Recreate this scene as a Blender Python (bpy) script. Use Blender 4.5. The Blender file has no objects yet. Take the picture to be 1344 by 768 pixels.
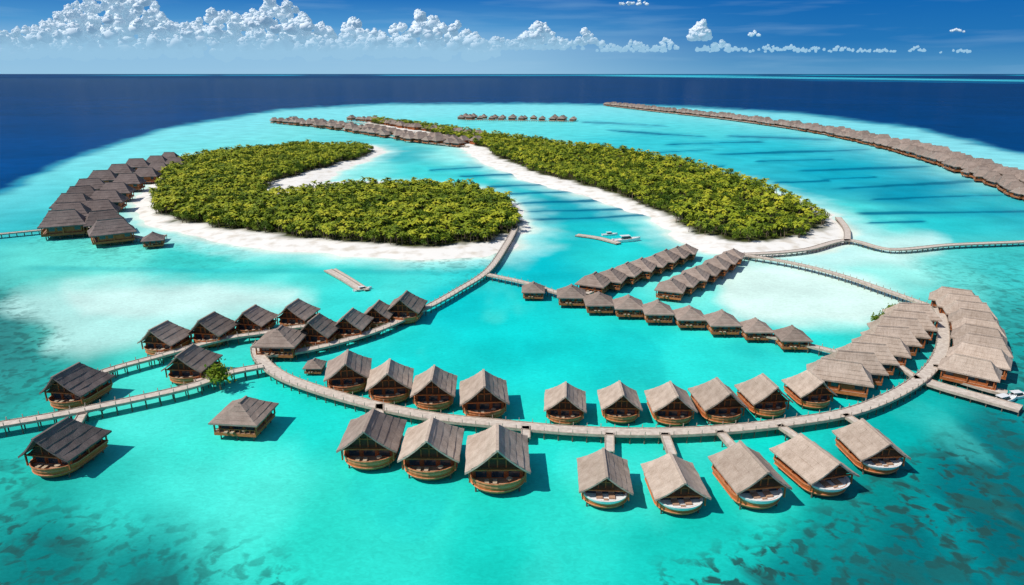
import bpy, math, random, bmesh
import numpy as np
from mathutils import Vector, Matrix
random.seed(7); rng=np.random.default_rng(7)
scene=bpy.context.scene
# ---------------------------------------------------------------- camera
P=math.atan(287/900); CP,SP=math.cos(P),math.sin(P); CH=80.0; F=900.0
cam=bpy.data.cameras.new("camera"); cam.sensor_width=36; cam.lens=36*F/1344
cam.clip_start=1; cam.clip_end=600000
co=bpy.data.objects.new("camera",cam); scene.collection.objects.link(co)
co.location=(0,0,CH); co.rotation_euler=(math.pi/2-P,0,0); scene.camera=co
# survey helpers: plan position of a point seen in the reference, at height z
def G(u,v,z=0.0):
    x=(u-672)/F; y=-(v-384)/F
    dy=y*SP+CP; dz=y*CP-SP
    t=(z-CH)/dz
    return (x*t,dy*t,z)
def depth(v,z=0.0):
    y=-(v-384)/F
    return (z-CH)/(y*CP-SP)
def inv(x,y):
    zc=y*CP+CH*SP; yc=y*SP-CH*CP
    return 672+F*x/zc, 384-F*yc/zc
# ---------------------------------------------------------------- numpy noise
TAB=rng.random((256,256))
def vn(x,y):
    xi=np.floor(x).astype(np.int64); yi=np.floor(y).astype(np.int64)
    fx=x-xi; fy=y-yi; fx=fx*fx*(3-2*fx); fy=fy*fy*(3-2*fy)
    a=TAB[xi&255,yi&255]; b=TAB[(xi+1)&255,yi&255]; c=TAB[xi&255,(yi+1)&255]; d=TAB[(xi+1)&255,(yi+1)&255]
    return (a*(1-fx)+b*fx)*(1-fy)+(c*(1-fx)+d*fx)*fy
def fbm(x,y,o=4,s=0):
    r=0;a=1;t=0
    for i in range(o):
        r=r+a*vn(x*2**i+17.3*i+s*31.7,y*2**i+9.1*i+s*13.3); t+=a; a*=0.5
    return r/t
def ss(a,b,x):
    t=np.clip((x-a)/(b-a),0,1); return t*t*(3-2*t)
def sdf(poly,X,Y):
    """signed distance, positive inside"""
    p=np.array(poly,float); d=np.full(X.shape,1e18); ins=np.zeros(X.shape,bool)
    for i in range(len(p)):
        a=p[i]; b=p[(i+1)%len(p)]; e=b-a
        t=np.clip(((X-a[0])*e[0]+(Y-a[1])*e[1])/(e@e+1e-9),0,1)
        d=np.minimum(d,(X-a[0]-t*e[0])**2+(Y-a[1]-t*e[1])**2)
        c=((a[1]>Y)!=(b[1]>Y))
        if abs(e[1])>1e-9:
            ins^= c & (X < (Y-a[1])*e[0]/e[1]+a[0])
    d=np.sqrt(d); return np.where(ins,d,-d)
def lin(c):
    c=np.array(c,float)/255.; return np.where(c<=0.04045,c/12.92,((c+0.055)/1.055)**2.4)
# ---------------------------------------------------------------- materials
def mat(name):
    m=bpy.data.materials.new(name); m.use_nodes=True
    nt=m.node_tree; b=nt.nodes["Principled BSDF"]; return m,nt,b
def N(nt,t,**k):
    n=nt.nodes.new(t)
    for a,b in k.items(): setattr(n,a,b)
    return n
def simple(name,c1,c2,scale=1.0,rough=0.8,bump=0.0,stretch=(1,1,1),rand=0.0,detail=3,spec=0.3):
    m,nt,b=mat(name); L=nt.links.new
    tc=N(nt,'ShaderNodeTexCoord'); mp=N(nt,'ShaderNodeMapping'); mp.inputs['Scale'].default_value=stretch
    L(tc.outputs['Object'],mp.inputs['Vector'])
    no=N(nt,'ShaderNodeTexNoise'); no.inputs['Scale'].default_value=scale; no.inputs['Detail'].default_value=detail
    L(mp.outputs[0],no.inputs['Vector'])
    r=N(nt,'ShaderNodeValToRGB'); r.color_ramp.elements[0].position=.3; r.color_ramp.elements[1].position=.7
    r.color_ramp.elements[0].color=(*c1,1); r.color_ramp.elements[1].color=(*c2,1)
    L(no.outputs['Fac'],r.inputs['Fac']); out=r.outputs['Color']
    if rand>0:
        oi=N(nt,'ShaderNodeObjectInfo'); mr=N(nt,'ShaderNodeMapRange')
        mr.inputs['To Min'].default_value=1-rand; mr.inputs['To Max'].default_value=1+rand
        L(oi.outputs['Random'],mr.inputs['Value'])
        hv=N(nt,'ShaderNodeHueSaturation'); L(out,hv.inputs['Color']); L(mr.outputs[0],hv.inputs['Value']); out=hv.outputs['Color']
    L(out,b.inputs['Base Color']); b.inputs['Roughness'].default_value=rough
    b.inputs['Specular IOR Level'].default_value=spec
    if bump>0:
        bp=N(nt,'ShaderNodeBump'); bp.inputs['Strength'].default_value=bump; bp.inputs['Distance'].default_value=0.1
        L(no.outputs['Fac'],bp.inputs['Height']); L(bp.outputs[0],b.inputs['Normal'])
    return m
def thatch(name,c1,c2):
    m,nt,b=mat(name); L=nt.links.new
    tc=N(nt,'ShaderNodeTexCoord')
    def noise(sc,st,de=3):
        mp=N(nt,'ShaderNodeMapping'); mp.inputs['Scale'].default_value=st; L(tc.outputs['Object'],mp.inputs['Vector'])
        n=N(nt,'ShaderNodeTexNoise'); n.inputs['Scale'].default_value=sc; n.inputs['Detail'].default_value=de
        L(mp.outputs[0],n.inputs['Vector']); return n.outputs['Fac']
    a=noise(1.0,(0.6,3.0,0.6)); c=noise(0.35,(1,1,1),4); d=noise(5.0,(1,1,1),2)
    ma=N(nt,'ShaderNodeMath',operation='MULTIPLY_ADD'); L(a,ma.inputs[0]); ma.inputs[1].default_value=0.22
    mb=N(nt,'ShaderNodeMath',operation='MULTIPLY_ADD'); L(c,mb.inputs[0]); mb.inputs[1].default_value=0.45
    mc=N(nt,'ShaderNodeMath',operation='MULTIPLY'); L(d,mc.inputs[0]); mc.inputs[1].default_value=0.35
    L(mc.outputs[0],mb.inputs[2]); L(mb.outputs[0],ma.inputs[2])
    r=N(nt,'ShaderNodeValToRGB'); r.color_ramp.elements[0].position=.36; r.color_ramp.elements[1].position=.66
    r.color_ramp.elements[0].color=(*c1,1); r.color_ramp.elements[1].color=(*c2,1); L(ma.outputs[0],r.inputs['Fac'])
    oi=N(nt,'ShaderNodeObjectInfo'); mr=N(nt,'ShaderNodeMapRange'); mr.inputs['To Min'].default_value=.82; mr.inputs['To Max'].default_value=1.13
    L(oi.outputs['Random'],mr.inputs['Value'])
    hv=N(nt,'ShaderNodeHueSaturation'); L(r.outputs[0],hv.inputs['Color']); L(mr.outputs[0],hv.inputs['Value'])
    L(hv.outputs[0],b.inputs['Base Color']); b.inputs['Roughness'].default_value=1.; b.inputs['Specular IOR Level'].default_value=.05
    bp=N(nt,'ShaderNodeBump'); bp.inputs['Strength'].default_value=.6; bp.inputs['Distance'].default_value=.25
    L(ma.outputs[0],bp.inputs['Height']); L(bp.outputs[0],b.inputs['Normal'])
    return m
M={}
M['light']=thatch('thatch_light',(.31,.235,.18),(.56,.455,.37))
M['mid']=thatch('thatch_mid',(.22,.165,.135),(.41,.325,.27))
M['dark']=thatch('thatch_dark',(.12,.092,.084),(.24,.19,.172))
M['wood']=simple('teak_wood',(.30,.075,.02),(.50,.16,.045),1.2,.6,.3,(1,1,6),.2)
M['hull']=simple('hull_wood',(.44,.085,.018),(.68,.185,.045),1.0,.5,.3,(.35,.35,9),.12)
M['rim']=simple('hull_rail',(.50,.17,.07),(.66,.27,.12),1.0,.5)
M['chair']=simple('rattan',(.40,.30,.20),(.58,.46,.33),1.0,.6)
M['dwood']=simple('dark_wood',(.05,.024,.012),(.12,.06,.03),1.5,.7,.2,(1,1,5))
M['deck']=simple('deck_planks',(.34,.19,.11),(.52,.33,.22),1.0,.8,.2,(.6,6,1),.1)
M['glass']=simple('window_glass',(.02,.035,.045),(.05,.08,.09),.3,.08,0,spec=.6)
M['stilt']=simple('stilt_timber',(.10,.075,.055),(.2,.16,.12),1,.9)
M['white']=simple('white_paint',(.72,.73,.72),(.82,.82,.8),.6,.35)
M['walk']=simple('boardwalk_planks',(.48,.40,.335),(.68,.60,.51),.9,.85,.2)
M['kerb']=simple('boardwalk_edge',(.34,.27,.21),(.50,.41,.33),1.0,.8)
M['trunk']=simple('bark',(.10,.075,.05),(.2,.15,.1),3,.9)
def foliage(name,c1,c2,c3):
    m,nt,b=mat(name); L=nt.links.new
    oi=N(nt,'ShaderNodeObjectInfo'); r=N(nt,'ShaderNodeValToRGB')
    e=r.color_ramp.elements; e[0].color=(*c1,1); e[1].color=(*c3,1); x=e.new(.5); x.color=(*c2,1)
    g=N(nt,'ShaderNodeNewGeometry'); n=N(nt,'ShaderNodeTexNoise'); n.inputs['Scale'].default_value=.035; n.inputs['Detail'].default_value=3
    L(g.outputs['Position'],n.inputs['Vector'])
    mx=N(nt,'ShaderNodeMath',operation='MULTIPLY_ADD'); L(oi.outputs['Random'],mx.inputs[0]); mx.inputs[1].default_value=.65
    m2=N(nt,'ShaderNodeMath',operation='MULTIPLY_ADD'); L(n.outputs['Fac'],m2.inputs[0]); m2.inputs[1].default_value=1.4; m2.inputs[2].default_value=-.5
    L(m2.outputs[0],mx.inputs[2]); L(mx.outputs[0],r.inputs['Fac'])
    L(r.outputs[0],b.inputs['Base Color']); b.inputs['Roughness'].default_value=.5; b.inputs['Specular IOR Level'].default_value=.15
    return m
M['palm']=foliage('palm_fronds',(.07,.12,.008),(.24,.29,.014),(.48,.46,.03))
M['leaf']=foliage('leaves',(.03,.075,.007),(.10,.165,.011),(.21,.26,.018))
# ---------------------------------------------------------------- mesh helpers
class MB:
    def __init__(s): s.v=[];s.f=[];s.m=[]
    def add(s,vs,fs,mi=0):
        o=len(s.v); s.v+= [tuple(v) for v in vs]; s.f+=[tuple(i+o for i in f) for f in fs]; s.m+=[mi]*len(fs)
    def box(s,x0,x1,y0,y1,z0,z1,mi=0):
        s.add([(x0,y0,z0),(x1,y0,z0),(x1,y1,z0),(x0,y1,z0),(x0,y0,z1),(x1,y0,z1),(x1,y1,z1),(x0,y1,z1)],
              [(3,2,1,0),(4,5,6,7),(0,1,5,4),(1,2,6,5),(2,3,7,6),(3,0,4,7)],mi)
    def tube(s,a,b,r0,r1,n=6,mi=0):
        a=Vector(a);b=Vector(b);d=(b-a).normalized(); q=d.to_track_quat('Z','Y')
        vs=[]
        for p,r in ((a,r0),(b,r1)):
            for i in range(n):
                t=2*math.pi*i/n; vs.append(p+q@Vector((r*math.cos(t),r*math.sin(t),0)))
        s.add(vs,[(i,(i+1)%n,n+(i+1)%n,n+i) for i in range(n)]+[tuple(range(n))[::-1],tuple(range(n,2*n))],mi)
    def mesh(s,name,mats,smooth=False):
        me=bpy.data.meshes.new(name); me.from_pydata(s.v,[],s.f)
        for m in mats: me.materials.append(m)
        if len(mats)>1: me.polygons.foreach_set('material_index',s.m)
        if smooth: me.polygons.foreach_set('use_smooth',[True]*len(me.polygons))
        me.update(); return me
def obj(name,me,parent=None,coll=None):
    o=bpy.data.objects.new(name,me); (coll or scene.collection).objects.link(o)
    if parent: o.parent=parent
    return o
PROF=[(1,0),(.79,.165),(.58,.36),(.37,.58),(.17,.82),(.012,1.0)]
def roof_mesh(W,L,H,inb,inf,ze,mt,th=.4):
    b=MB(); lv=[]
    for f,g in PROF:
        hw=W/2*f; yb=L/2-inb*(1-f); yf=-L/2+inf*(1-f); lv.append((hw,yf,yb,ze+H*g))
    NY=6
    def loop(l,dz):
        hw,yf,yb,z=l; r=[]
        for i in range(NY+1): r.append((-hw,yf+(yb-yf)*i/NY,z+dz))
        for i in range(NY+1): r.append((hw,yb+(yf-yb)*i/NY,z+dz))
        return r
    n=2*(NY+1); closed=inf>0.01
    def strip(a,c,flip=False):
        k=n if closed else n-1
        fs=[]
        for i in range(k):
            j=(i+1)%n; q=(i,j,n+j,n+i); fs.append(q if flip else q[::-1])
        b.add(a+c,fs)
    for k in range(len(lv)-1):
        lo=loop(lv[k],.0 if k==0 else .07); hi=loop(lv[k+1],0)
        lo=[(x*(1+random.uniform(-.01,.03)),y,z+random.uniform(-.07,.07)) for x,y,z in lo]
        strip(lo,hi)
        if k>0: strip(loop(lv[k],-.04),lo)
        strip(loop(lv[k],-th),loop(lv[k+1],-th),True)
        if not closed:
            a=lv[k];c=lv[k+1]
            for sg in (-1,1):
                b.add([(sg*a[0],a[1],a[3]-th),(sg*c[0],c[1],c[3]-th),(sg*c[0],c[1],c[3]+.0),(sg*a[0],a[1],a[3]+.05)],[(0,1,2,3)])
    strip(loop(lv[0],-th),loop(lv[0],0))
    t=lv[-1]; b.box(-.28,.28,t[1]-.12,t[2]+.12,t[3]-.25,t[3]+.14)
    return b.mesh('roof',[mt])
VC={}
def villa_parts(kind,tone):
    key=(kind,tone)
    if key in VC: return VC[key]
    parts=[]; ze=4.9
    W=12.; boat=kind in 'AC'
    if kind=='A': L,H,inb,inf=13.,5.2,4.8,-1.2
    elif kind=='B': L,H,inb,inf=12.,3.6,4.3,4.3
    elif kind=='C': L,H,inb,inf=14.5,4.3,2.2,-.3
    elif kind=='S': L,H,inb,inf=12.,4.2,4.,2.5   # distant villas
    elif kind=='N': W,L,H,inb,inf=8.6,15.,3.8,3.2,3.2   # narrow terrace villas
    elif kind=='T': W,L,H,inb,inf=11.,15.,4.6,3.6,3.6
    parts.append(('roof',roof_mesh(W,L,H,inb,inf,ze,M[tone])))
    th=.4; hw=W*.38; y0=-L*.32; y1=L*.38; zf=2.3
    b=MB(); b.box(-hw,hw,y0,y1,zf,ze+.35)
    parts.append(('walls',b.mesh('walls',[M['wood']])))
    if boat:
        b=MB(); pts=[]
        for (ff,g) in PROF: pts.append((-W/2*ff*.93,y0-.5,ze-th+H*g-.05))
        for (ff,g) in PROF[::-1]: pts.append((W/2*ff*.93,y0-.5,ze-th+H*g-.05))
        b.add(pts,[tuple(range(len(pts)))]); parts.append(('gable',b.mesh('gable',[M['dwood']])))
    b=MB()
    for x in (-hw,-hw*.35,hw*.35,hw):
        b.box(x-.2,x+.2,y0-.18,y0+.05,zf,ze+.2)
    for x in (-W*.43,W*.43):
        for y in (-L*.42,0,L*.42): b.box(x-.15,x+.15,y-.15,y+.15,zf,ze+.3)
    for x in (-hw,hw):
        for y in np.linspace(y0,y1,5): b.box(x-.1,x+.1,y-.08,y+.08,zf,ze+.2)
    b.box(-hw-.06,hw+.06,y0-.1,y0+.02,ze-.3,ze)
    if boat:
        zz=ze+H*.36
        b.box(-W*.26,W*.26,y0-.68,y0-.52,zz-.16,zz+.12)
        for x in (-1.6,0,1.6): b.box(x-.12,x+.12,y0-.68,y0-.52,ze,ze+H*(.8-abs(x)*.22))
        b.box(-W*.42,W*.42,-L*.42-.15,-L*.42+.15,ze-.25,ze+.05)
    parts.append(('posts',b.mesh('posts',[M['wood']])))
    b=MB()
    xs=[-hw,-hw*.35,hw*.35,hw]
    for i in range(3): b.box(xs[i]+.45,xs[i+1]-.45,y0-.03,y0+.1,zf+.15,ze-.45)
    ys=np.linspace(y0,y1,5)
    for sg in (-1,1):
        for i in (0,1,3):
            a=sg*hw; b.box(min(a-.03,a+.03),max(a-.03,a+.03),ys[i]+.4,ys[i+1]-.4,zf+.8,ze-.4)
    parts.append(('windows',b.mesh('windows',[M['glass']])))
    BW=.44; BL=4.0
    def outline(s,fw=0):
        o=[(W*BW*s,L*.42*s),(W*BW*s,0),(W*BW*s,-L*.26)]
        for i in range(1,12):
            t=math.pi*i/12; o.append((W*BW*s*math.cos(t)*(1-.12*math.sin(t)),-L*.26-(BL+fw)*math.sin(t)**.9))
        o+=[(-W*BW*s,-L*.26),(-W*BW*s,0),(-W*BW*s,L*.42*s)]
        return o
    def sheer(r,zl): return [(x,y,z+.35*max(0,(-y-L*.26))/BL) for x,y,z in r] if zl else r
    b=MB()
    if boat:
        lv=[(.78,.55,-.9),(.90,.9,-.35),(.96,1.4,-.05),(.985,2.0,.12),(1.0,2.7,.3)]
        rings=[sheer([(x,y,z) for x,y in outline(s,fw)],z>1.9) for s,z,fw in lv]
    else:
        q=[(W*.43,L*.43),(W*.43,-L*.46),(-W*.43,-L*.46),(-W*.43,L*.43)]
        rings=[[(x,y,z) for x,y in q] for z in (1.5,zf-.03)]
    n=len(rings[0])
    for r0,r1 in zip(rings,rings[1:]):
        b.add(r0+r1,[(i,n+i,n+(i+1)%n,(i+1)%n) for i in range(n)])
    b.add(rings[0],[tuple(range(n))])
    parts.append(('hull' if boat else 'floor_frame',b.mesh('hull',[M['hull'] if boat else M['wood']])))
    if boat:   # raised gunwale and rubbing strake
        b=MB(); rr=[sheer([(x,y,z) for x,y in outline(s,fw)],True) for s,z,fw in [(1.0,2.7,.3),(1.035,2.72,.42),(1.035,2.95,.42),(.985,2.95,.25)]]+[[(x,y,zf) for x,y in outline(.985,.22)]]
        for r0,r1 in zip(rr,rr[1:]): b.add(r0+r1,[(i,n+i,n+(i+1)%n,(i+1)%n) for i in range(n)])
        sr=[sheer([(x,y,z) for x,y in outline(s,fw)],False) for s,z,fw in [(.965,1.45,0),(1.0,1.5,.15),(1.0,1.65,.15),(.97,1.7,.05)]]
        for r0,r1 in zip(sr,sr[1:]): b.add(r0+r1,[(i,n+i,n+(i+1)%n,(i+1)%n) for i in range(n)])
        parts.append(('gunwale',b.mesh('gunwale',[M['rim']])))
        top=rr[-1]
    else: top=rings[-1]
    b=MB(); b.add([(x,y,zf+.02) for x,y,z in top],[tuple(range(n))[::-1]])
    parts.append(('deck',b.mesh('deck',[M['deck']])))
    b=MB()
    if kind!='S':
        for x in (-W*.34,0,W*.34):
            for y in (-L*.38,-L*.1,L*.15,L*.38):
                b.tube((x,y,-1.5),(x,y,1.7),.2,.17)
    else:
        for x in (-W*.36,W*.36):
            for y in (-L*.38,L*.38): b.box(x-.25,x+.25,y-.25,y+.25,-1,1.7)
    parts.append(('stilts',b.mesh('stilts',[M['stilt']])))
    if kind=='C':
        b=MB(); r=[]
        for s,z,fw in [(.8,2.5,-.2),(.93,3.1,.2),(.95,3.5,.35),(.86,3.5,.1),(.82,3.15,-.2)]:
            k=[]
            for i in range(15):
                t=math.pi*i/14; k.append((W*BW*s*math.cos(t),-L*.33-(BL-.5+fw)*math.sin(t),z))
            r.append(k)
        n=15
        for r0,r1 in zip(r,r[1:]): b.add(r0+r1,[(i,n+i,n+i+1,i+1) for i in range(n-1)])
        b.add(r[-1],[tuple(range(n))[::-1]])
        parts.append(('sun_deck',b.mesh('sun_deck',[M['white']])))
        b=MB()
        for x in (-2.1,.7):
            y=-L*.33; b.box(x,x+1.4,y-2.3,y-.4,3.2,3.55); b.add([(x,y-.4,3.55),(x+1.4,y-.4,3.55),(x+1.4,y+.3,4.1),(x,y+.3,4.1)],[(0,1,2,3)])
        b.box(-.5,.5,-L*.33-2.8,-L*.33-2.35,3.2,3.45)
        parts.append(('loungers',b.mesh('loungers',[M['deck']])))
    elif kind in 'AB':
        b=MB(); yy=-L*.42
        for x in (-2.4,-.9): b.box(x,x+.8,yy-1.1,yy+.3,2.55,2.75)
        b.tube((2.2,yy,2.2),(2.2,yy,3.0),.05,.05); b.tube((2.2,yy,3.0),(2.2,yy,3.06),.6,.6,10)
        parts.append(('deck_furniture',b.mesh('deck_furniture',[M['chair']])))
    if not boat and kind!='S':
        b=MB(); b.box(-W*.43,W*.43,-L*.455,-L*.445,3.15,3.3)
        for x in np.linspace(-W*.42,W*.42,9): b.box(x-.06,x+.06,-L*.46,-L*.44,2.3,3.15)
        parts.append(('railing',b.mesh('railing',[M['wood']])))
    VC[key]=parts; return parts
def villa(u,v,wpx,yaw=0,kind='A',tone='mid',s=None,pos=None):
    if pos is None:
        fixed=s
        s0=1.
        for _ in range(2):
            hz=6.0*s0
            z=depth(v,hz); s0=fixed or wpx*z/F/(12+12*abs(u-672)/F*.9)
        s=s0; g=G(u,v,6.0*s)
        pos=(g[0],g[1])
    e=bpy.data.objects.new('overwater_villa',None); scene.collection.objects.link(e)
    e.location=(pos[0],pos[1],0); e.rotation_euler=(0,0,math.radians(yaw+random.uniform(-3.5,3.5))); e.scale=(s,s*random.uniform(.97,1.04),s*random.uniform(.95,1.06))
    e.empty_display_size=1
    for nm,me in villa_parts(kind,tone): obj(nm,me,e)
    return e
VL=[(102,500,92,-8,'A','dark'),(86,577,112,-8,'A','dark'),(320,536,88,-4,'B','mid'),
(489,564,90,-2,'A','mid'),(567,576,86,-4,'A','light'),(653,589,84,3,'A','light'),
(793,618,76,-2,'C','light'),(886,624,86,4,'C','light'),(983,615,96,8,'C','light'),(1068,600,98,12,'C','light'),(1143,578,94,6,'C','light'),
(512,492,68,4,'A','light'),(570,502,63,2,'A','light'),(635,510,65,2,'A','light'),
(742,521,58,-2,'A','light'),(813,521,60,-2,'A','light'),(880,521,69,2,'A','light'),(942,518,73,8,'A','light'),(1002,513,71,8,'A','light'),(1062,505,68,6,'A','light'),
(457,479,70,8,'A','mid'),(413,477,32,0,'B','mid'),(368,440,73,-6,'B','mid'),(418,430,57,-6,'A','mid'),(462,420,52,-8,'A','mid'),(497,407,45,-8,'A','mid'),(533,397,52,-8,'A','mid'),
(390,407,55,-10,'A','mid'),(334,415,58,-8,'A','mid'),(280,427,64,-8,'A','mid'),(218,438,70,-8,'A','mid'),(252,471,76,-6,'A','mid'),
]
for u,v,w_ in [(700,377,31),(750,382,41),(786,391,43),(825,396,45),(863,404,46),(905,410,48),(948,418,52),(992,427,50),(1040,438,55)]: VL.append((u,v,w_,0,'B','mid'))
for a in [(780,366,44),(802,360,44),(822,353,43),(841,347,43),(858,341,41),(873,336,41),(888,331,38),(900,326,36)]: VL.append((*a,-25,'B','mid'))
for a in [(881,374,45),(897,366,45),(912,359,45),(927,352,43),(940,345,43),(952,338,41),(962,332,36)]: VL.append((*a,-25,'B','mid'))
for u,v in [(1103,488),(1124,476),(1141,464),(1157,452),(1170,441),(1181,430),(1191,420),(1200,410)]: VL.append((u+random.uniform(-3,3),v,0,-104+random.uniform(-8,8),'N','light',.98+.06*random.random()))
for u,v in [(1276,480),(1284,466),(1289,453),(1288,440),(1284,428),(1278,417),(1271,407),(1262,397),(1252,389)]: VL.append((u+random.uniform(-3,3),v,0,62+random.uniform(-10,10),'N','light',.92+.08*random.random()))
for a in [(86,290,1.4),(90,278,1.4),(97,266,1.4),(106,254,1.4),(118,243,1.4),(136,232,1.4),(157,223,1.35),(180,216,1.3),(203,210,1.2),(222,206,1.1)]: VL.append((a[0]+random.uniform(-3,3),a[1],0,-62-.2*(292-a[1])+random.uniform(-9,9),'T','dark',a[2]))
for a in [(145,299,1.35),(133,287,1.35),(131,273,1.35),(139,260,1.35),(152,248,1.35),(171,237,1.3),(190,228,1.25),(209,220,1.2),(228,213,1.1)]: VL.append((a[0]+random.uniform(-3,3),a[1],0,-62-.2*(292-a[1])+random.uniform(-9,9),'T','dark',a[2]))
VL.append((201,311,40,20,'B','dark'))
for a in VL: villa(*a)
# ---------------------------------------------------------------- splines
def spline(pts,step):
    P_=[np.array(p,float) for p in pts]
    P_=[2*P_[0]-P_[1]]+P_+[2*P_[-1]-P_[-2]]; out=[]
    for i in range(1,len(P_)-2):
        p0,p1,p2,p3=P_[i-1:i+3]; n=max(2,int(np.linalg.norm(p2-p1)/step*2))
        for k in range(n):
            t=k/n; out.append(.5*((2*p1)+(-p0+p2)*t+(2*p0-5*p1+4*p2-p3)*t*t+(-p0+3*p1-3*p2+p3)*t**3))
    out.append(P_[-2]); out=np.array(out)
    d=np.r_[0,np.cumsum(np.linalg.norm(np.diff(out,axis=0),axis=1))]
    m=max(2,int(d[-1]/step)+1); s=np.linspace(0,d[-1],m)
    return np.stack([np.interp(s,d,out[:,i]) for i in range(out.shape[1])],1)
def boardwalk(uv,w=3.0,z=2.3,rail=True,name='boardwalk',step=1.6):
    c=spline([G(u,v,z)[:2] for u,v in uv],step); t=np.gradient(c,axis=0); t/=np.linalg.norm(t,axis=1)[:,None]
    n=np.stack([-t[:,1],t[:,0]],1); b=MB()
    def band(o0,o1,z0,z1,mi):
        vs=[]; 
        for i in range(len(c)):
            a=c[i]+n[i]*o0; d=c[i]+n[i]*o1
            vs+=[(a[0],a[1],z0),(d[0],d[1],z0),(d[0],d[1],z1),(a[0],a[1],z1)]
        fs=[]
        for i in range(len(c)-1):
            for k in range(4): fs.append((4*i+k,4*i+(k+1)%4,4*i+4+(k+1)%4,4*i+4+k))
        fs+=[(0,1,2,3),(4*len(c)-4,4*len(c)-1,4*len(c)-2,4*len(c)-3)]
        b.add(vs,fs,mi)
    band(-w/2,w/2,z-.18,z,0)
    band(-w/2-.12,-w/2+.12,z-.45,z+.16,1); band(w/2-.12,w/2+.12,z-.45,z+.16,1)
    k=max(1,int(4.8/step))
    for i in range(0,len(c),k):
        for sg in (-1,1):
            p=c[i]+n[i]*sg*(w/2-.3); b.tube((p[0],p[1],-1.5),(p[0],p[1],z-.2),.17,.15,5,2)
            if rail:
                p=c[i]+n[i]*sg*(w/2); b.box(p[0]-.07,p[0]+.07,p[1]-.07,p[1]+.07,z,z+1.0,1)
        a=c[i]+n[i]*(w/2+.1); d=c[i]-n[i]*(w/2+.1)
        b.tube((a[0],a[1],z-.5),(d[0],d[1],z-.5),.12,.12,4,2)
    return obj(name,b.mesh('boardwalk',[M['walk'],M['kerb'],M['stilt']]))
W1=[(676,300),(665,320),(641,354),(600,381),(558,404),(500,431),(440,450),(390,461),(350,465)]
boardwalk(W1,2.8)
W2=[(343,448),(337,458),(343,472),(365,490),(400,505),(470,526),(560,545),(650,555),(750,564),(850,567),(950,563),(1050,552),(1120,539),(1175,517),(1212,493),(1232,468),(1238,445),(1236,420),(1230,402)]
boardwalk(W2,3.4)
boardwalk([(-60,567),(0,557),(70,545),(150,529),(220,514),(262,503),(300,489),(345,480)],3.0,2.8)
boardwalk([(100,500),(150,483),(205,468),(290,445),(350,436),(400,428),(450,432)],2.6,2.6)
boardwalk([(-40,311),(0,307),(62,301),(110,297),(150,305),(200,314),(215,308)],3,2.3,False)
boardwalk([(640,360),(690,371),(740,386),(800,396),(860,408),(940,426),(1020,443),(1070,455),(1115,466)],2.4)
boardwalk([(975,334),(1040,345),(1100,360),(1160,380),(1228,404)],2.6)
boardwalk([(960,334),(1010,332),(1060,327),(1112,315),(1170,327),(1250,321),(1344,317),(1450,311)],3.4,2,False)
boardwalk([(1112,316),(1111,300),(1100,285)],3,2,False)
boardwalk([(905,329),(880,338),(850,350),(815,365),(770,385)],2.2,2.3,False)
boardwalk([(975,337),(950,347),(925,360),(890,380)],2.2,2.3,False)
boardwalk([(240,205),(215,214),(180,226),(145,242),(122,258),(108,275),(105,295)],2.5,2.3,False)
for j in [[(150,483),(120,500)],[(110,540),(95,566)],[(690,559),(690,574)],[(800,568),(800,592)],[(872,568),(882,596)],[(944,565),(966,590)],[(1022,557),(1056,580)],[(1108,543),(1134,560)],
          [(205,470),(215,455)],[(290,446),(284,437)],[(262,503),(256,488)],[(350,437),(338,424)],
          [(1225,480),(1255,485)],[(1205,497),(1180,480)],[(498,530),(498,550)]]:
    boardwalk(j,1.9,2.3,False,'jetty')
boardwalk([(1203,496),(1240,508),(1290,522),(1340,536)],4,1.6,False,'pier',)
boardwalk([(1238,492),(1290,508),(1322,516)],3,1.6,False,'pier',)
def chain(uv,gap,off,tone,s,name='boardwalk',sides=(-1,1),skip=.06,jit=12):
    c=spline([G(u,v)[:2] for u,v in uv],gap); t=np.gradient(c,axis=0); t/=np.linalg.norm(t,axis=1)[:,None]
    n=np.stack([-t[:,1],t[:,0]],1)
    for i in range(len(c)):
        for sg in sides:
            if random.random()<skip: continue
            p=c[i]+n[i]*sg*off*random.uniform(.8,1.25)+t[i]*random.uniform(-2.5,2.5); a=math.degrees(math.atan2(n[i][1]*sg,n[i][0]*sg))+90
            villa(0,0,0,a+random.uniform(-jit,jit),'S',tone,s*random.uniform(.85,1.15),pos=p)
    boardwalk(uv,3,2.2,False,name,step=4)
chain([(800,139),(860,146),(950,156),(1050,170),(1130,185),(1200,203),(1270,224),(1344,253),(1420,284)],13.5,10,'mid',1.1,skip=.01)
chain([(372,162),(410,165),(450,170),(490,176),(530,182),(570,188),(615,192)],17,13,'mid',1.1,jit=30)
chain([(455,159),(490,163),(530,171),(575,176),(620,183)],18,11,'mid',1.05,sides=(1,),jit=30)
chain([(608,157),(680,158),(752,159)],18,11,'mid',1.0)
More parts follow.
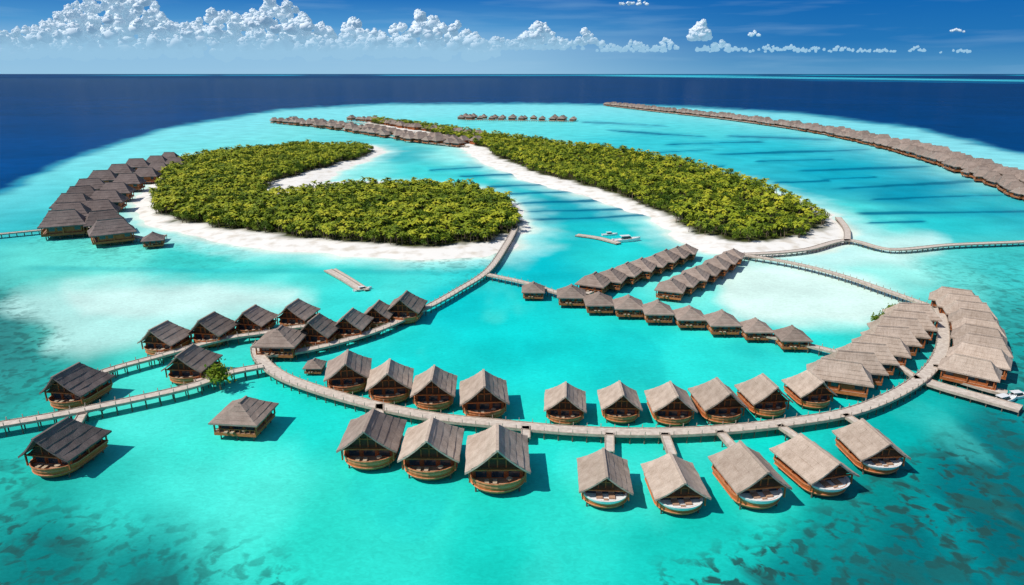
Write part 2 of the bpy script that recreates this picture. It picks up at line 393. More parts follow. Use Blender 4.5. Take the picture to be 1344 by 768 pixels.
# ---------------------------------------------------------------- boats
def speedboat(u,v,yaw,s=1.):
    e=bpy.data.objects.new('speedboat',None); scene.collection.objects.link(e); g=G(u,v)
    e.location=(g[0],g[1],0); e.rotation_euler=(0,0,math.radians(yaw)); e.scale=(s,s,s)
    b=MB(); ys=[-5,-3.5,-1,1.5,3.2,4.6,5.4]; hw=[1.25,1.4,1.5,1.4,1.05,.5,.04]
    rings=[]
    for y,h in zip(ys,hw):
        k=(y+5)/10.4*.5
        rings.append([(-h*.45,y,-.3),(-h*.9,y,.2+k*.3),(-h,y,.9+k),(-h*.86,y,.95+k),(-h*.8,y,.6+k*.9),(h*.8,y,.6+k*.9),(h*.86,y,.95+k),(h,y,.9+k),(h*.9,y,.2+k*.3),(h*.45,y,-.3)])
    for a,c in zip(rings,rings[1:]): b.add(a+c,[(i,(i+1)%10,10+(i+1)%10,10+i) for i in range(10)])
    b.add(rings[0],[tuple(range(10))[::-1]])
    obj('hull',b.mesh('hull',[M['white']]),e)
    b=MB(); b.add([(-.9,-1.6,.8),(.9,-1.6,.8),(.8,2.2,.9),(-.8,2.2,.9),(-.8,-1.4,2.1),(.8,-1.4,2.1),(.65,1.0,2.1),(-.65,1.0,2.1)],[(0,1,5,4),(1,2,6,5),(2,3,7,6),(3,0,4,7)])
    obj('cabin_windows',b.mesh('cabin_windows',[M['glass']]),e)
    b=MB(); b.box(-1.0,1.0,-2.2,1.2,2.1,2.25); b.box(-.3,.3,-5.5,-4.9,.2,1.3); obj('cabin_roof',b.mesh('cabin_roof',[M['white']]),e)
speedboat(822,317,-75,1.4); speedboat(476,381,-60,.7); speedboat(1316,528,-70,.9); speedboat(1334,522,-80,.8); speedboat(800,309,-80,.8)
boardwalk([(757,308),(785,312),(812,319)],3.2,.9,False,'floating_dock')
boardwalk([(430,354),(452,366),(474,380)],3.2,.8,False,'floating_dock')
boardwalk([(438,353),(460,366),(482,380)],1.6,.8,False,'floating_dock')
# ---------------------------------------------------------------- islands
toW=lambda pl:[G(u,v)[:2] for u,v in pl]
VEGL=toW([(205,252),(212,237),(235,217),(270,208),(340,199),(400,196),(455,194),(494,199),(470,210),(435,219),(400,228),(365,239),(337,253),(350,262),(400,255),(470,250),(560,247),(622,252),(657,268),(679,290),(672,308),(640,322),(580,327),(500,324),(400,317),(310,305),(235,293),(205,275)])
SANL=toW([(192,246),(177,264),(186,290),(235,308),(330,325),(450,336),(560,341),(645,339),(678,324),(692,300),(686,278),(662,260),(622,246),(540,240),(475,238),(425,240),(440,226),(475,214),(508,199),(492,191),(400,190),(270,201),(222,212)])
VEGR=toW([(490,158),(560,167),(640,180),(700,188),(800,200),(880,214),(960,234),(1040,264),(1082,288),(1086,298),(1065,312),(1015,320),(955,320),(918,312),(882,288),(830,266),(760,243),(700,227),(657,211),(642,197),(600,183),(540,170),(490,163)])
SANR=toW([(480,158),(560,164),(640,177),(800,197),(960,231),(1045,261),(1095,283),(1114,300),(1106,319),(1060,333),(990,339),(925,330),(890,314),(862,292),(820,275),(750,253),(688,238),(640,218),(612,198),(560,178),(480,166)])
def island(san,veg,name):
    s=np.array(san); x0,y0=s.min(0)-12; x1,y1=s.max(0)+12; st=3.0
    nx=int((x1-x0)/st)+1; ny=int((y1-y0)/st)+1
    X,Y=np.meshgrid(x0+np.arange(nx)*st,y0+np.arange(ny)*st)
    wx=X+(fbm(X/18,Y/18,3)-.5)*12; wy=Y+(fbm(X/18,Y/18,3,5)-.5)*12
    d=sdf(san,wx,wy); dv=sdf(veg,wx,wy)
    Z=np.clip(d*.09,-.6,1.3)+np.clip(fbm(X/9,Y/9,3)-.5,-.3,.3)*.35*ss(0,10,d)
    keep=d>-7
    idx=-np.ones(X.shape,int); idx[keep]=np.arange(keep.sum())
    V=np.stack([X[keep],Y[keep],Z[keep]],1)
    q=np.stack([idx[:-1,:-1],idx[:-1,1:],idx[1:,1:],idx[1:,:-1]],-1).reshape(-1,4); q=q[(q>=0).all(1)]
    me=bpy.data.meshes.new(name); me.from_pydata(V.tolist(),[],q.tolist())
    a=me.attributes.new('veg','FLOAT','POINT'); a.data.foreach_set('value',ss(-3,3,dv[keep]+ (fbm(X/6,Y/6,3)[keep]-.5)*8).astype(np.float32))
    me.polygons.foreach_set('use_smooth',[True]*len(me.polygons))
    m,nt,b=mat('island_sand'); L=nt.links.new
    at=N(nt,'ShaderNodeAttribute',attribute_name='veg'); tc=N(nt,'ShaderNodeTexCoord')
    n=N(nt,'ShaderNodeTexNoise'); n.inputs['Scale'].default_value=.15; n.inputs['Detail'].default_value=6; L(tc.outputs['Object'],n.inputs['Vector'])
    r=N(nt,'ShaderNodeValToRGB'); r.color_ramp.elements[0].color=(.64,.58,.49,1); r.color_ramp.elements[1].color=(.83,.80,.74,1); r.color_ramp.elements[0].position=.3; r.color_ramp.elements[1].position=.5
    L(n.outputs['Fac'],r.inputs['Fac'])
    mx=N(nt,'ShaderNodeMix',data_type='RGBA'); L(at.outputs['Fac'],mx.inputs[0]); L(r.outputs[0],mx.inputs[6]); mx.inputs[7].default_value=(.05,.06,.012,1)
    L(mx.outputs[2],b.inputs['Base Color']); b.inputs['Roughness'].default_value=.95; b.inputs['Specular IOR Level'].default_value=.1
    me.materials.append(m); obj(name,me)
island(SANL,VEGL,'island'); island(SANR,VEGR,'island')
# ---- tree prototypes
tc_=bpy.data.collections.new('tree_prototypes')
def palm(seed,h=6.5,nf=17,fl=3.6):
    r=random.Random(seed); b=MB(); lean=Vector((r.uniform(-1,1),r.uniform(-1,1),0))
    pts=[Vector((0,0,-.5))+lean*(t*t)+Vector((0,0,t*h)) for t in (0,.3,.6,.85,1)]
    rr=[.26,.2,.17,.15,.13]
    for i in range(4): b.tube(pts[i],pts[i+1],rr[i],rr[i+1],6,0)
    top=pts[-1]
    for k in range(nf):
        az=2*math.pi*k/nf*1.0+r.uniform(-.2,.2)+ (k%2)*.15; el=r.uniform(.15,1.15); L_=fl*r.uniform(.8,1.1)
        d=Vector((math.cos(az),math.sin(az),0)); sd=Vector((-d.y,d.x,0)); p=top.copy(); ang=el; c=[]; S=6
        for i in range(S+1):
            c.append(p.copy()); p=p+(d*math.cos(ang)+Vector((0,0,math.sin(ang))))*(L_/S); ang-=r.uniform(.25,.36)
        wd=[.12,.45,.6,.58,.46,.28,.04]
        for i in range(S):
            for sg in (-1,1):
                dr=.45
                a0=c[i];a1=c[i+1]; e0=a0+sd*sg*wd[i]*1.0-Vector((0,0,wd[i]*dr))+d*.15; e1=a1+sd*sg*wd[i+1]-Vector((0,0,wd[i+1]*dr))+d*.05
                b.add([a0,a1,e1,e0],[(0,1,2,3)],1)
    me=b.mesh('palm_tree',[M['trunk'],M['palm']]); o=bpy.data.objects.new('palm_tree',me); tc_.objects.link(o); return o
def broad(seed,h=5.5,R=2.6,nl=420,link=True):
    r=random.Random(seed); b=MB(); b.tube((0,0,-.5),(0,0,h*.5),.28,.18,6,0); cl=[]
    for k in range(7):
        az=k*.9+r.uniform(-.3,.3); e=Vector((math.cos(az)*R*r.uniform(.35,.8),math.sin(az)*R*r.uniform(.35,.8),h*r.uniform(.6,.95)))
        b.tube((0,0,h*r.uniform(.25,.48)),e,.12,.04,5,0); cl.append(e)
    cl.append(Vector((0,0,h)))
    for i in range(nl):
        c=r.choice(cl); p=c+Vector((r.gauss(0,1),r.gauss(0,1),r.gauss(0,.75)))*R*.3
        q=Vector((r.gauss(0,1),r.gauss(0,1),r.gauss(.9,1))).normalized().to_track_quat('Z','Y'); s=r.uniform(.18,.36)
        b.add([p+q@Vector((x*s,y*s*1.5,0)) for x,y in ((-1,0),(0,-1),(1,0),(0,1))],[(0,1,2,3)],1)
    me=b.mesh('leafy_tree',[M['trunk'],M['leaf']])
    if link: o=bpy.data.objects.new('leafy_tree',me); tc_.objects.link(o)
    return me
protos=[palm(1),palm(2,7.2,13,3.6),palm(3,5.5,15,3.1),palm(4,6.8,13,3.3)]
broad(11,nl=260);broad(12,6.5,3.0,300);broad(13,4.2,2.2,220)
ng=bpy.data.node_groups.new('scatter_trees','GeometryNodeTree')
ng.interface.new_socket('Geometry',in_out='INPUT',socket_type='NodeSocketGeometry'); ng.interface.new_socket('Geometry',in_out='OUTPUT',socket_type='NodeSocketGeometry')
gi=ng.nodes.new('NodeGroupInput'); go=ng.nodes.new('NodeGroupOutput'); ci=ng.nodes.new('GeometryNodeCollectionInfo')
ci.inputs['Collection'].default_value=tc_; ci.inputs['Separate Children'].default_value=True; ci.inputs['Reset Children'].default_value=True
ip=ng.nodes.new('GeometryNodeInstanceOnPoints'); ip.inputs['Pick Instance'].default_value=True
def na(n,t):
    a=ng.nodes.new('GeometryNodeInputNamedAttribute'); a.data_type=t; a.inputs['Name'].default_value=n; return a.outputs['Attribute']
ng.links.new(gi.outputs[0],ip.inputs['Points']); ng.links.new(ci.outputs[0],ip.inputs['Instance'])
ng.links.new(na('kind','INT'),ip.inputs['Instance Index']); ng.links.new(na('rot','FLOAT_VECTOR'),ip.inputs['Rotation']); ng.links.new(na('scl','FLOAT_VECTOR'),ip.inputs['Scale'])
ng.links.new(ip.outputs[0],go.inputs[0])
def grove(poly,name,sp):
    s=np.array(poly); x0,y0=s.min(0); x1,y1=s.max(0)
    X,Y=np.meshgrid(np.arange(x0,x1,sp),np.arange(y0,y1,sp)); X=X.ravel()+rng.uniform(-.5,.5,X.size)*sp; Y=Y.ravel()+rng.uniform(-.5,.5,Y.size)*sp
    wx=X+(fbm(X/18,Y/18,3)-.5)*12; wy=Y+(fbm(X/18,Y/18,3,5)-.5)*12
    k=sdf(poly,wx,wy)+(fbm(X/10,Y/10,2,3)-.5)*5>0.3; X=X[k];Y=Y[k]; n=len(X)
    me=bpy.data.meshes.new(name); me.from_pydata(np.stack([X,Y,np.full(n,1.0)],1).tolist(),[],[])
    isp=(rng.random(n)<.6); kind=np.where(isp,3+rng.integers(0,4,n),rng.integers(0,3,n)).astype(np.int32)
    a=me.attributes.new('kind','INT','POINT'); a.data.foreach_set('value',kind)
    rot=np.stack([rng.uniform(-.1,.1,n),rng.uniform(-.1,.1,n),rng.uniform(0,6.28,n)],1).astype(np.float32)
    a=me.attributes.new('rot','FLOAT_VECTOR','POINT'); a.data.foreach_set('vector',rot.ravel())
    sc=(rng.uniform(.6,1.1,n)*(0.72+.6*fbm(X/30,Y/30,3,8))).astype(np.float32)
    a=me.attributes.new('scl','FLOAT_VECTOR','POINT'); a.data.foreach_set('vector',np.repeat(sc,3))
    o=obj(name,me); md=o.modifiers.new('scatter','NODES'); md.node_group=ng; print(name,n)
grove(VEGL,'palm_grove',3.2); grove(VEGR,'palm_grove',4.1)
for u,v,s in [(290,512,1.15),(284,506,.8),(1152,436,.9),(1162,427,.8),(1170,417,.7)]:
    g=G(u,v); o=obj('leafy_tree',broad(int(u),5.5,2.6,520,False)); o.location=(g[0],g[1],.3); o.scale=(s,s,s)
# ---------------------------------------------------------------- water
uu=np.arange(-330,1680,2.5)
vv=np.r_[97.2,97.35,97.5,97.75,np.arange(98,400,1.0),np.arange(400,960,1.6)]
U,V=np.meshgrid(uu,vv)
x_=(U-672)/F; y_=-(V-384)/F; dy=y_*SP+CP; dz=y_*CP-SP; t=-CH/dz; X=x_*t; Y=dy*t
amp=ss(60,400,Y)*14+5
wx=X+(fbm(X/60,Y/60,4)-.5)*amp*2.0; wy=Y+(fbm(X/60,Y/60,4,3)-.5)*amp*2.2
far=Y>4000
wx=np.where(far,X,wx); wy=np.where(far,Y,wy)
Uw,Vw=inv(wx,wy); Vw=np.maximum(Vw,97.1)
CPt=[(672,745,22,194,182),(400,715,42,207,192),(550,670,48,214,200),(330,640,75,222,208),(50,720,12,128,128),(180,740,25,148,146),(1200,720,5,105,108),(1050,740,10,140,140),(900,715,22,188,178),(1000,690,25,192,182),
(1320,700,5,92,100),(1200,650,10,150,148),(-200,700,20,130,135),(1600,700,5,95,105),(1120,690,10,138,138),(1290,650,2,108,115),
(650,440,12,200,200),(600,400,6,190,196),(750,470,22,206,202),(560,480,22,201,199),(900,470,40,212,206),(700,600,38,213,203),(850,600,35,210,199),(1000,590,18,201,192),(760,700,42,206,194),
(740,300,25,186,194),(720,350,0,178,190),(900,380,120,225,218),(830,440,28,205,202),(1060,470,45,211,206),
(1200,570,5,172,170),(1300,600,0,120,128),(1330,470,40,155,152),(1320,400,50,165,165),(1250,370,95,205,200),(1330,360,60,190,190),(1180,345,150,225,218),(1120,500,20,198,195),
(1200,255,8,142,168),(1100,225,20,165,186),(1000,195,42,185,200),(900,170,75,203,208),(1250,300,35,185,192),(1160,290,75,208,206),(1320,270,35,168,182),(800,165,90,212,216),
(1320,225,155,220,222),(1250,190,145,213,220),(1150,172,125,210,218),(1000,153,125,213,218),
(700,145,120,220,222),(500,145,130,220,222),(600,165,100,213,216),(860,185,55,193,204),
(60,262,62,192,198),(150,205,112,215,216),(300,168,120,216,218),(20,290,35,174,183),(-100,330,55,172,180),(-250,420,25,120,130),
(40,340,95,208,200),(150,345,105,218,208),(250,350,60,197,192),(550,362,68,208,204),(450,350,58,203,198),(480,395,55,208,204),
(400,370,75,210,204),(60,440,75,178,170),(30,480,42,142,140),(10,420,52,130,130),(200,530,72,214,204),(30,650,40,186,176),(250,600,62,215,202),(60,520,38,172,166),
(400,540,28,204,195),(150,660,45,198,188),(-100,560,25,122,125),
(560,222,62,205,206),(470,222,130,223,220),(600,205,150,228,225),(680,250,62,192,198),(740,268,32,162,176),(640,235,55,198,202),(800,300,28,192,196),(820,335,35,200,200),(540,205,52,174,185),
(130,240,82,202,202),(210,195,112,214,214),(170,275,95,208,204),(1450,400,35,160,165),(1500,250,85,188,198)]
cp=np.array(CPt,float); LC=lin(cp[:,2:])
sx=lambda v:500*np.log(np.maximum(v-80,1))
S=sx(Vw); num=np.zeros(U.shape+(3,)); den=np.zeros(U.shape)
cs=sx(cp[:,1])
for i in range(len(cp)):
    w=1/(((Uw-cp[i,0])**2+(S-cs[i])**2)+30**2)**2.0
    num+=w[...,None]*LC[i]; den+=w
C=num/den[...,None]*np.array([1.0,1.02,.95])
n1=fbm(X/35,Y/35,5,1)-.5; n2=fbm(X/9,Y/9,4,2)-.5; n3=fbm(X/120,Y/120,4,6)-.5; n4=fbm(X/22,Y/55,4,9)-.5
def over(mask,col,k=1.):
    global C
    m=np.clip(mask,0,1)[...,None]*k; C=C*(1-m)+lin(col)*m
over(ss(-70,60,sdf([(1400,520),(1270,590),(1150,690),(1000,770),(1000,960),(1700,960),(1700,500)],Uw,Vw)+n1*60),(4,100,108),.62)
over(ss(-60,60,sdf([(-330,650),(40,665),(170,695),(320,775),(330,960),(-330,960)],Uw,Vw)+n1*60),(12,116,116),.6)
over(ss(-40,40,sdf([(-330,385),(10,390),(50,430),(50,500),(-20,540),(-330,560)],Uw,Vw)+n1*50),(44,124,122),.6)
over(ss(-20,40,sdf([(1300,410),(1344,395),(1700,400),(1700,560),(1344,530),(1330,470)],Uw,Vw)+n1*40),(20,138,138),.5)
over(ss(.10,.26,n4)*ss(330,420,V)*ss(900,600,V)*ss(60,330,U),(90,224,208),.3)
over(ss(-.10,-.26,n4)*ss(330,420,V)*ss(1000,700,V),(0,172,172),.35)
shoalL=[(95,372),(180,368),(290,368),(390,374),(428,388),(415,402),(360,412),(300,418),(240,440),(175,462),(110,478),(60,470),(75,430),(20,405),(40,385)]
d=sdf(shoalL,Uw,Vw); over(ss(-18,14,d+n1*22),(186,228,218),.75)
d=sdf([(100,374),(280,371),(395,380),(395,392),(300,400),(200,412),(130,405)],Uw,Vw); over(ss(-14,10,d+n1*18),(214,234,224),.5)
d=sdf([(985,343),(1060,346),(1130,364),(1195,398),(1180,418),(1120,432),(1040,430),(960,418),(930,395),(945,365)],Uw,Vw); over(ss(-16,12,d+n1*18),(214,237,225),.92)
d=sdf([(1095,300),(1150,318),(1230,316),(1260,325),(1200,345),(1100,345),(1030,336)],Uw,Vw); over(ss(-10,8,d+n1*8),(205,235,225),.75)
d=sdf([(150,250),(170,235),(200,230),(190,300),(260,315),(240,322),(170,305)],Uw,Vw); over(ss(-8,6,d),(190,230,222),.6)
for pl in (SANL,SANR):
    d=sdf(pl,X+(fbm(X/18,Y/18,3)-.5)*12,Y+(fbm(X/18,Y/18,3,5)-.5)*12); over(ss(-26,-2,d+n2*10),(185,232,224),.7); over(ss(-7,0,d),(225,236,220),.8)
def streak(a,b,th,k=.9,col=(0,70,100)):
    a=np.array(a,float);b=np.array(b,float);e=b-a
    vv_=V+(Vw-V)*.08
    t=np.clip(((Uw-a[0])*e[0]+(vv_-a[1])*e[1])/(e@e),0,1); d=np.hypot((Uw-a[0]-t*e[0])*.5,(vv_-a[1]-t*e[1]))
    wob=np.sin(U/37.+a[1])*.8+n2*1.6
    over(ss(th*1.3,th*.35,np.abs(d+wob*.5))*ss(0,.10,t)*ss(1,.90,t),col,k)
    over(ss(th*5,th*.8,d+n2*3)*ss(0,.12,t)*ss(1,.88,t),(0,146,170),.4)
for a,b,th in [((930,203),(1150,196),1.3),((860,190),(1010,186),1.),((1040,225),(1235,218),1.5),((1090,248),(1280,237),1.9),((1130,281),(1360,277),1.9),((690,289),(860,280),1.8),((640,246),(745,240),1.6),((790,171),(930,180),1.0),((760,160),(880,166),.9),((1000,212),(1100,209),1.1),((690,267),(800,261),1.4),((560,224),(640,219),1.2),((950,178),(1100,184),1.0),((1060,236),(1150,232),1.1),((1150,262),(1320,256),1.2),((880,222),(960,218),.9),((700,278),(840,272),1.3),((1010,240),(1080,237),1.),((820,203),(930,197),.9),((1130,293),(1240,291),1.0),((650,256),(760,251),1.1),((600,232),(690,228),1.0)]:
    streak(a,b,th)
over(ss(5,1,np.abs(V-354-(U-200)*.01+n1*4))*ss(10,60,U)*ss(640,560,U),(30,168,172),.4)
LAG=[(-30,262),(0,250),(100,205),(230,166),(370,144),(500,137),(700,136),(900,140),(1050,149),(1200,168),(1344,203),(1500,245),(1900,400),(2300,1300),(-1500,1300),(-900,500),(-300,345)]
Ud,Vd=U+(Uw-U)*.4,V+(Vw-V)*.4
d=sdf(LAG,Ud,Vd)
soft=.055*(V-97)+.9
rim=ss(-soft*.9,soft*1.0,d+n1*soft*1.1)
over(ss(soft*8,soft*1.0,d)*ss(360,200,V),(125,216,220),.65)
tt=ss(99,230,V)[...,None]
deep=lin((0,30,82))*(1-tt)+lin((0,60,120))*tt
deep=deep*(1+n3[...,None]*.5)
m=rim[...,None]; C=C*m+deep*(1-m)
mid=np.exp(-((rim-.35)/.22)**2)[...,None]*.5; C=C*(1-mid)+lin((0,145,172))*mid
nh=fbm(U/140,V*0+3,4,4)
b1=ss(1.1,.3,np.abs(V-98.9-(nh-.5)*1.4))*ss(60,260,U)*ss(.3,.5,nh); over(b1,(20,165,190),.8)
lineR=98.6+np.clip((U-760)/584,0,2)*7.5
b2=ss(1.7,.4,np.abs(V-lineR))*ss(740,860,U); over(b2,(70,195,210),.9)
b3=ss(1.0,.2,np.abs(V-lineR-3))*ss(1000,1100,U); over(b3,(0,120,165),.6)
R=np.zeros(U.shape)
for pl,k in [([(-300,690),(40,680),(150,680),(300,715),(420,790),(420,960),(-300,960)],1.0),([(900,760),(1050,690),(1180,640),(1300,565),(1500,500),(1700,700),(1700,960),(860,960)],1.0),
             ([(-330,400),(20,395),(75,430),(60,480),(80,520),(-330,560)],.9),([(1270,400),(1344,380),(1700,380),(1700,560),(1344,540),(1320,470)],.65),([(-330,600),(20,600),(60,680),(-330,720)],.5),([(1220,360),(1344,350),(1500,400),(1290,395)],.4),
             ([(560,341),(650,341),(640,350),(570,352)],.6),([(60,310),(200,320),(330,335),(300,342),(100,330)],.4)]:
    R=np.maximum(R,ss(-45,25,sdf(pl,Uw,Vw))*k)
R*=.5+.5*ss(-.14,.12,n1+.05)
verts=np.stack([X,Y,np.zeros_like(X)],-1).reshape(-1,3)
ny,nx=U.shape; I=np.arange(nx*ny).reshape(ny,nx)
q=np.stack([I[1:,:-1],I[1:,1:],I[:-1,1:],I[:-1,:-1]],-1).reshape(-1,4)
me=bpy.data.meshes.new('water'); me.vertices.add(len(verts)); me.vertices.foreach_set('co',verts.astype(np.float32).ravel())
me.loops.add(q.size); me.loops.foreach_set('vertex_index',q.astype(np.int32).ravel())
me.polygons.add(len(q)); me.polygons.foreach_set('loop_start',np.arange(0,q.size,4,dtype=np.int32)); me.polygons.foreach_set('loop_total',np.full(len(q),4,dtype=np.int32))
me.update(calc_edges=True)
a=me.attributes.new('depth_colour','FLOAT_COLOR','POINT'); a.data.foreach_set('color',np.concatenate([np.clip(C,0,.92),np.ones(U.shape+(1,))],-1).astype(np.float32).ravel())
a=me.attributes.new('reef','FLOAT','POINT'); a.data.foreach_set('value',R.astype(np.float32).ravel())
m,nt,b=mat('lagoon_water'); L=nt.links.new
ca=N(nt,'ShaderNodeAttribute',attribute_name='depth_colour'); ra=N(nt,'ShaderNodeAttribute',attribute_name='reef'); g=N(nt,'ShaderNodeNewGeometry')
def noise(sc,de=4,dist=0,st=None):
    n=N(nt,'ShaderNodeTexNoise'); n.inputs['Scale'].default_value=sc; n.inputs['Detail'].default_value=de; n.inputs['Distortion'].default_value=dist
    if st:
        mp=N(nt,'ShaderNodeMapping'); mp.inputs['Scale'].default_value=st; L(g.outputs['Position'],mp.inputs['Vector']); L(mp.outputs[0],n.inputs['Vector'])
    else: L(g.outputs['Position'],n.inputs['Vector'])
    return n.outputs['Fac']
def mrange(x,a,b_,c,d):
    r=N(nt,'ShaderNodeMapRange'); r.inputs['From Min'].default_value=a; r.inputs['From Max'].default_value=b_; r.inputs['To Min'].default_value=c; r.inputs['To Max'].default_value=d; L(x,r.inputs['Value']); return r.outputs[0]
def mul(a,b_):
    n=N(nt,'ShaderNodeMath',operation='MULTIPLY'); L(a,n.inputs[0])
    if isinstance(b_,float): n.inputs[1].default_value=b_
    else: L(b_,n.inputs[1])
    return n.outputs[0]
mod=mul(mrange(noise(.045,4),.3,.7,.88,1.12),mrange(noise(.7,3,1.2,(1,1.6,1)),.3,.7,.91,1.09))
vm=N(nt,'ShaderNodeVectorMath',operation='SCALE'); L(ca.outputs['Color'],vm.inputs[0]); L(mod,vm.inputs['Scale'])
rm=mul(ra.outputs['Fac'],mrange(noise(.34,5,.4),.51,.60,0,.95))
rm3=mul(ra.outputs['Fac'],mrange(noise(.10,5,.5),.53,.61,0,.8))
def mixc(f,a,c):
    n=N(nt,'ShaderNodeMix',data_type='RGBA'); L(f,n.inputs[0]); L(a,n.inputs[6]); n.inputs[7].default_value=(*c,1); return n.outputs[2]
c1=mixc(rm3,vm.outputs[0],(.014,.105,.10)); c1=mixc(rm,c1,(.018,.075,.07))
bp=N(nt,'ShaderNodeBump'); bp.inputs['Strength'].default_value=.3; bp.inputs['Distance'].default_value=.12
L(noise(.9,3,.5,(1,1.7,1)),bp.inputs['Height'])
df=N(nt,'ShaderNodeBsdfDiffuse'); L(c1,df.inputs['Color']); L(bp.outputs[0],df.inputs['Normal'])
gl=N(nt,'ShaderNodeBsdfGlossy'); gl.inputs['Roughness'].default_value=.15; gl.inputs['Color'].default_value=(.9,.95,1,1); L(bp.outputs[0],gl.inputs['Normal'])
fr=N(nt,'ShaderNodeFresnel'); fr.inputs['IOR'].default_value=1.2; L(bp.outputs[0],fr.inputs['Normal'])
ms=N(nt,'ShaderNodeMixShader'); L(mul(fr.outputs[0],.18),ms.inputs[0]); L(df.outputs[0],ms.inputs[1]); L(gl.outputs[0],ms.inputs[2]); L(ms.outputs[0],nt.nodes['Material Output'].inputs['Surface'])
nt.nodes.remove(b)
me.materials.append(m); obj('water',me)
# ---------------------------------------------------------------- clouds
bm=bmesh.new(); bmesh.ops.create_icosphere(bm,subdivisions=2,radius=1); SV=np.array([v.co[:] for v in bm.verts]); SF=np.array([[v.index for v in f.verts] for f in bm.faces]); bm.free()
def clouds(puffs,name,mtl):
    p=np.array(puffs); n=len(p)
    jit=1+rng.uniform(-.2,.2,(n,len(SV),1))
    Vv=(SV[None]*jit*p[:,3][:,None,None]*np.array([1.2,1,.85])+p[:,None,:3]).reshape(-1,3)
    Ff=(SF[None]+(np.arange(n)*len(SV))[:,None,None]).reshape(-1,3)
    me=bpy.data.meshes.new(name); me.vertices.add(len(Vv)); me.vertices.foreach_set('co',Vv.astype(np.float32).ravel())
    me.loops.add(Ff.size); me.loops.foreach_set('vertex_index',Ff.astype(np.int32).ravel())
    me.polygons.add(len(Ff)); me.polygons.foreach_set('loop_start',np.arange(0,Ff.size,3,dtype=np.int32)); me.polygons.foreach_set('loop_total',np.full(len(Ff),3,dtype=np.int32))
    me.polygons.foreach_set('use_smooth',np.ones(len(Ff),bool)); me.update(calc_edges=True)
    me.materials.append(mtl); obj(name,me)
D=16000.; PX=D/F
def cpos(u,v,dd=0):
    x=(u-672)/F; y=-(v-384)/F; dy=y*SP+CP; dz=y*CP-SP; t=(D+dd)/dy; return np.array([x*t,D+dd,CH+dz*t])
HAZE_GLOW=lin((150,196,226))
m,nt,b=mat('cumulus_haze_glow'); L=nt.links.new
b.inputs['Base Color'].default_value=(.95,.95,.95,1); b.inputs['Roughness'].default_value=1; b.inputs['Specular IOR Level'].default_value=0
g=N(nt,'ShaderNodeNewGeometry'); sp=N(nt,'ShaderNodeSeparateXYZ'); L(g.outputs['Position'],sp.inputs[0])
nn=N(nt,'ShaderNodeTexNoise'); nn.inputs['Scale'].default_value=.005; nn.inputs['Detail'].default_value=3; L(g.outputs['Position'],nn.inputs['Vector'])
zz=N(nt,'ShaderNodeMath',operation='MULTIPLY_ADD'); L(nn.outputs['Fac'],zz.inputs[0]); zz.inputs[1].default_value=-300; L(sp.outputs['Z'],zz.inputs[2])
hz=N(nt,'ShaderNodeMapRange'); hz.interpolation_type='SMOOTHSTEP'; L(zz.outputs[0],hz.inputs['Value']); hz.inputs['From Min'].default_value=330; hz.inputs['From Max'].default_value=950; hz.inputs['To Min'].default_value=1.; hz.inputs['To Max'].default_value=.36  # glow share by height: full at cloud base, floor lifts shaded sides
em=N(nt,'ShaderNodeEmission'); em.inputs['Color'].default_value=(*HAZE_GLOW,1)  # emission stands in for aerial haze and light scattered inside the clouds
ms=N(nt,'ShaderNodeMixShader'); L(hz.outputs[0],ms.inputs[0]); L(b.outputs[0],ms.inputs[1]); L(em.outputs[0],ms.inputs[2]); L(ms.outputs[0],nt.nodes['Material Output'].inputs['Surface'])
prof=[(-80,20),(0,38),(40,34),(75,14),(100,0),(125,-12),(160,-15),(200,-6),(225,24),(255,30),(285,10),(310,18),(335,8),(365,-6),(388,8),(410,26),(440,34),(465,18),(490,36),(515,40),(535,30),(553,12),(575,30),(600,26),(622,42),(650,56)]
pu=[p[0] for p in prof]; pv=[p[1] for p in prof]
puffs=[]
def grow(c,r,lvl):
    puffs.append((*c,r))
    if lvl==0: return
    for k in range({3:7,2:6,1:5}[lvl]):
        a=random.uniform(0,2*math.pi); e=random.uniform(-.25,1.4)
        d=np.array([math.cos(a)*math.cos(e),math.sin(a)*math.cos(e)*.8,math.sin(e)])
        grow(c+d*r*random.uniform(.7,1.05),r*random.uniform(.3,.58),lvl-1)
u=-90.
while u<650:
    top=np.interp(u,pu,pv); v=70.
    while v>top+6:
        k=(v-top)/(72-top+1)
        r=random.uniform(5,10.5)*(.5+.5*k)
        grow(cpos(u+random.uniform(-7,7),v-0+random.uniform(-3,3),random.uniform(-900,900)),r*PX,3 if k<.32 else 2)
        v-=r*1.15
    u+=11.5
for u0,v0,w,h in [(707,58,34,30),(768,58,20,20),(919,52,20,26),(874,64,24,13),(690,64,40,16),(990,47,10,7),(945,66,34,12),(830,66,38,12),(1105,66,18,7),(735,64,26,14),(835,6,28,6),(1205,67,16,6),(800,67,30,9),(1160,68,20,5),(1040,67,26,8),(650,64,30,18),(1010,66,20,7),(1255,42,12,4),(1070,68,26,6),(1130,68,24,5),(1260,69,24,5),(860,68,36,7),(970,68,34,7)]:
    for k in range(int(7+w*h/16)):
        a=random.gauss(0,.4); hh=random.uniform(0,1)**1.3*h*max(0,1-abs(a)*1.2); grow(cpos(u0+a*w,v0-hh,random.uniform(-200,200)),(random.uniform(.10,.2)*h+1.2)*PX*.7,2)
print('puffs',len(puffs))
clouds(puffs,'cumulus_clouds',m)
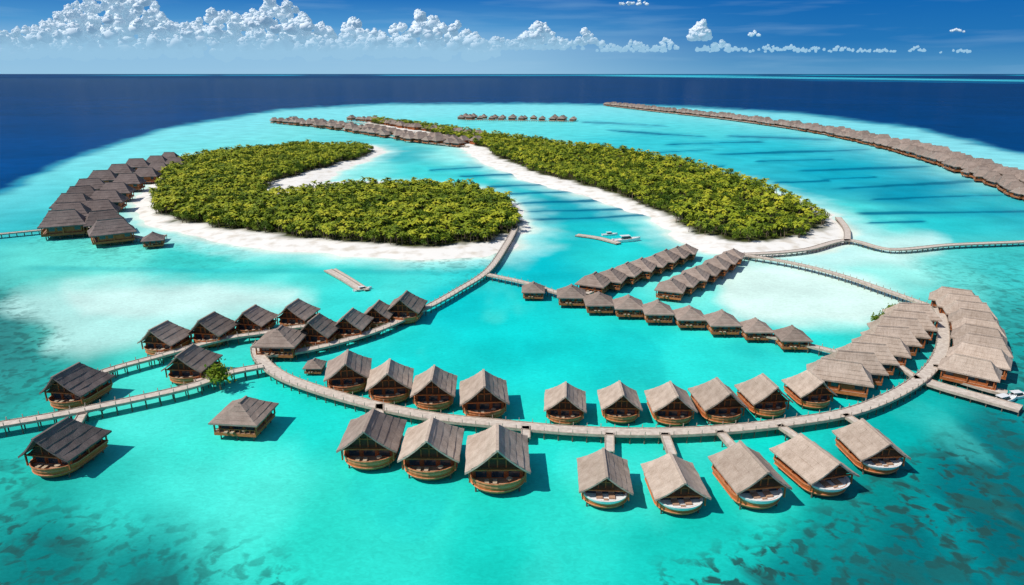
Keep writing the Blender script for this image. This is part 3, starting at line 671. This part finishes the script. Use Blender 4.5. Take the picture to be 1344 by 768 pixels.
# ---------------------------------------------------------------- light
sd=Vector((-.60,-.24,.80)).normalized()
sun=bpy.data.lights.new('sun','SUN'); sun.energy=4.2; sun.angle=math.radians(.5); sun.color=(1,.955,.89)
so=bpy.data.objects.new('sun',sun); scene.collection.objects.link(so); so.rotation_euler=sd.to_track_quat('Z','Y').to_euler(); so.location=(0,0,300)
w=bpy.data.worlds.new('World'); scene.world=w; w.use_nodes=True; nt=w.node_tree; L=nt.links.new
bg=nt.nodes['Background']; sky=N(nt,'ShaderNodeTexSky',sky_type='NISHITA'); sky.sun_disc=False
sky.sun_elevation=math.asin(sd.z); sky.sun_rotation=math.atan2(sd.x,sd.y); sky.air_density=1.; sky.dust_density=.4; sky.ozone_density=1.
tc=N(nt,'ShaderNodeTexCoord'); sp=N(nt,'ShaderNodeSeparateXYZ'); L(tc.outputs['Generated'],sp.inputs[0])
mr=N(nt,'ShaderNodeMapRange'); mr.inputs['From Min'].default_value=0; mr.inputs['From Max'].default_value=.2; L(sp.outputs['Z'],mr.inputs['Value'])
def ramp(stops):
    r=N(nt,'ShaderNodeValToRGB'); e=r.color_ramp.elements; e[0].position=stops[0][0]; e[0].color=(*lin(stops[0][1]),1); e[1].position=stops[-1][0]; e[1].color=(*lin(stops[-1][1]),1)
    for p_,c_ in stops[1:-1]: x=e.new(p_); x.color=(*lin(c_),1)
    L(mr.outputs[0],r.inputs['Fac']); return r.outputs[0]
rightS=ramp([(0,(96,156,200)),(.06,(76,144,194)),(.2,(38,118,184)),(.5,(10,98,176)),(1,(5,80,160))])
leftS=ramp([(0,(150,196,226)),(.16,(142,190,224)),(.3,(80,152,208)),(.5,(22,108,186)),(1,(8,84,165))])
ax=N(nt,'ShaderNodeMapRange'); ax.interpolation_type='SMOOTHSTEP'; L(sp.outputs['X'],ax.inputs['Value']); ax.inputs['From Min'].default_value=-.10; ax.inputs['From Max'].default_value=.40
m1=N(nt,'ShaderNodeMix',data_type='RGBA'); L(ax.outputs[0],m1.inputs[0]); L(leftS,m1.inputs[6]); L(rightS,m1.inputs[7])
# thin high haze texture
mp=N(nt,'ShaderNodeMapping'); mp.inputs['Scale'].default_value=(5,5,60); L(tc.outputs['Generated'],mp.inputs['Vector'])
hn=N(nt,'ShaderNodeTexNoise'); hn.inputs['Scale'].default_value=1.3; hn.inputs['Detail'].default_value=6; L(mp.outputs[0],hn.inputs['Vector'])
hr=N(nt,'ShaderNodeMapRange'); hr.inputs['From Min'].default_value=.5; hr.inputs['From Max'].default_value=.8; hr.inputs['To Max'].default_value=.25; L(hn.outputs['Fac'],hr.inputs['Value'])
m1b=N(nt,'ShaderNodeMix',data_type='RGBA'); L(hr.outputs[0],m1b.inputs[0]); L(m1.outputs[2],m1b.inputs[6]); m1b.inputs[7].default_value=(*lin((160,200,228)),1)
sc=N(nt,'ShaderNodeVectorMath',operation='SCALE'); L(m1b.outputs[2],sc.inputs[0]); sc.inputs['Scale'].default_value=10.
fz=N(nt,'ShaderNodeMapRange'); fz.interpolation_type='SMOOTHSTEP'; L(sp.outputs['Z'],fz.inputs['Value']); fz.inputs['From Min'].default_value=.13; fz.inputs['From Max'].default_value=.4
m2=N(nt,'ShaderNodeMix',data_type='RGBA'); L(fz.outputs[0],m2.inputs[0]); L(sc.outputs[0],m2.inputs[6]); L(sky.outputs[0],m2.inputs[7])
L(m2.outputs[2],bg.inputs['Color']); bg.inputs['Strength'].default_value=.1
scene.view_settings.view_transform='Standard'; scene.view_settings.look='None'; scene.view_settings.exposure=0
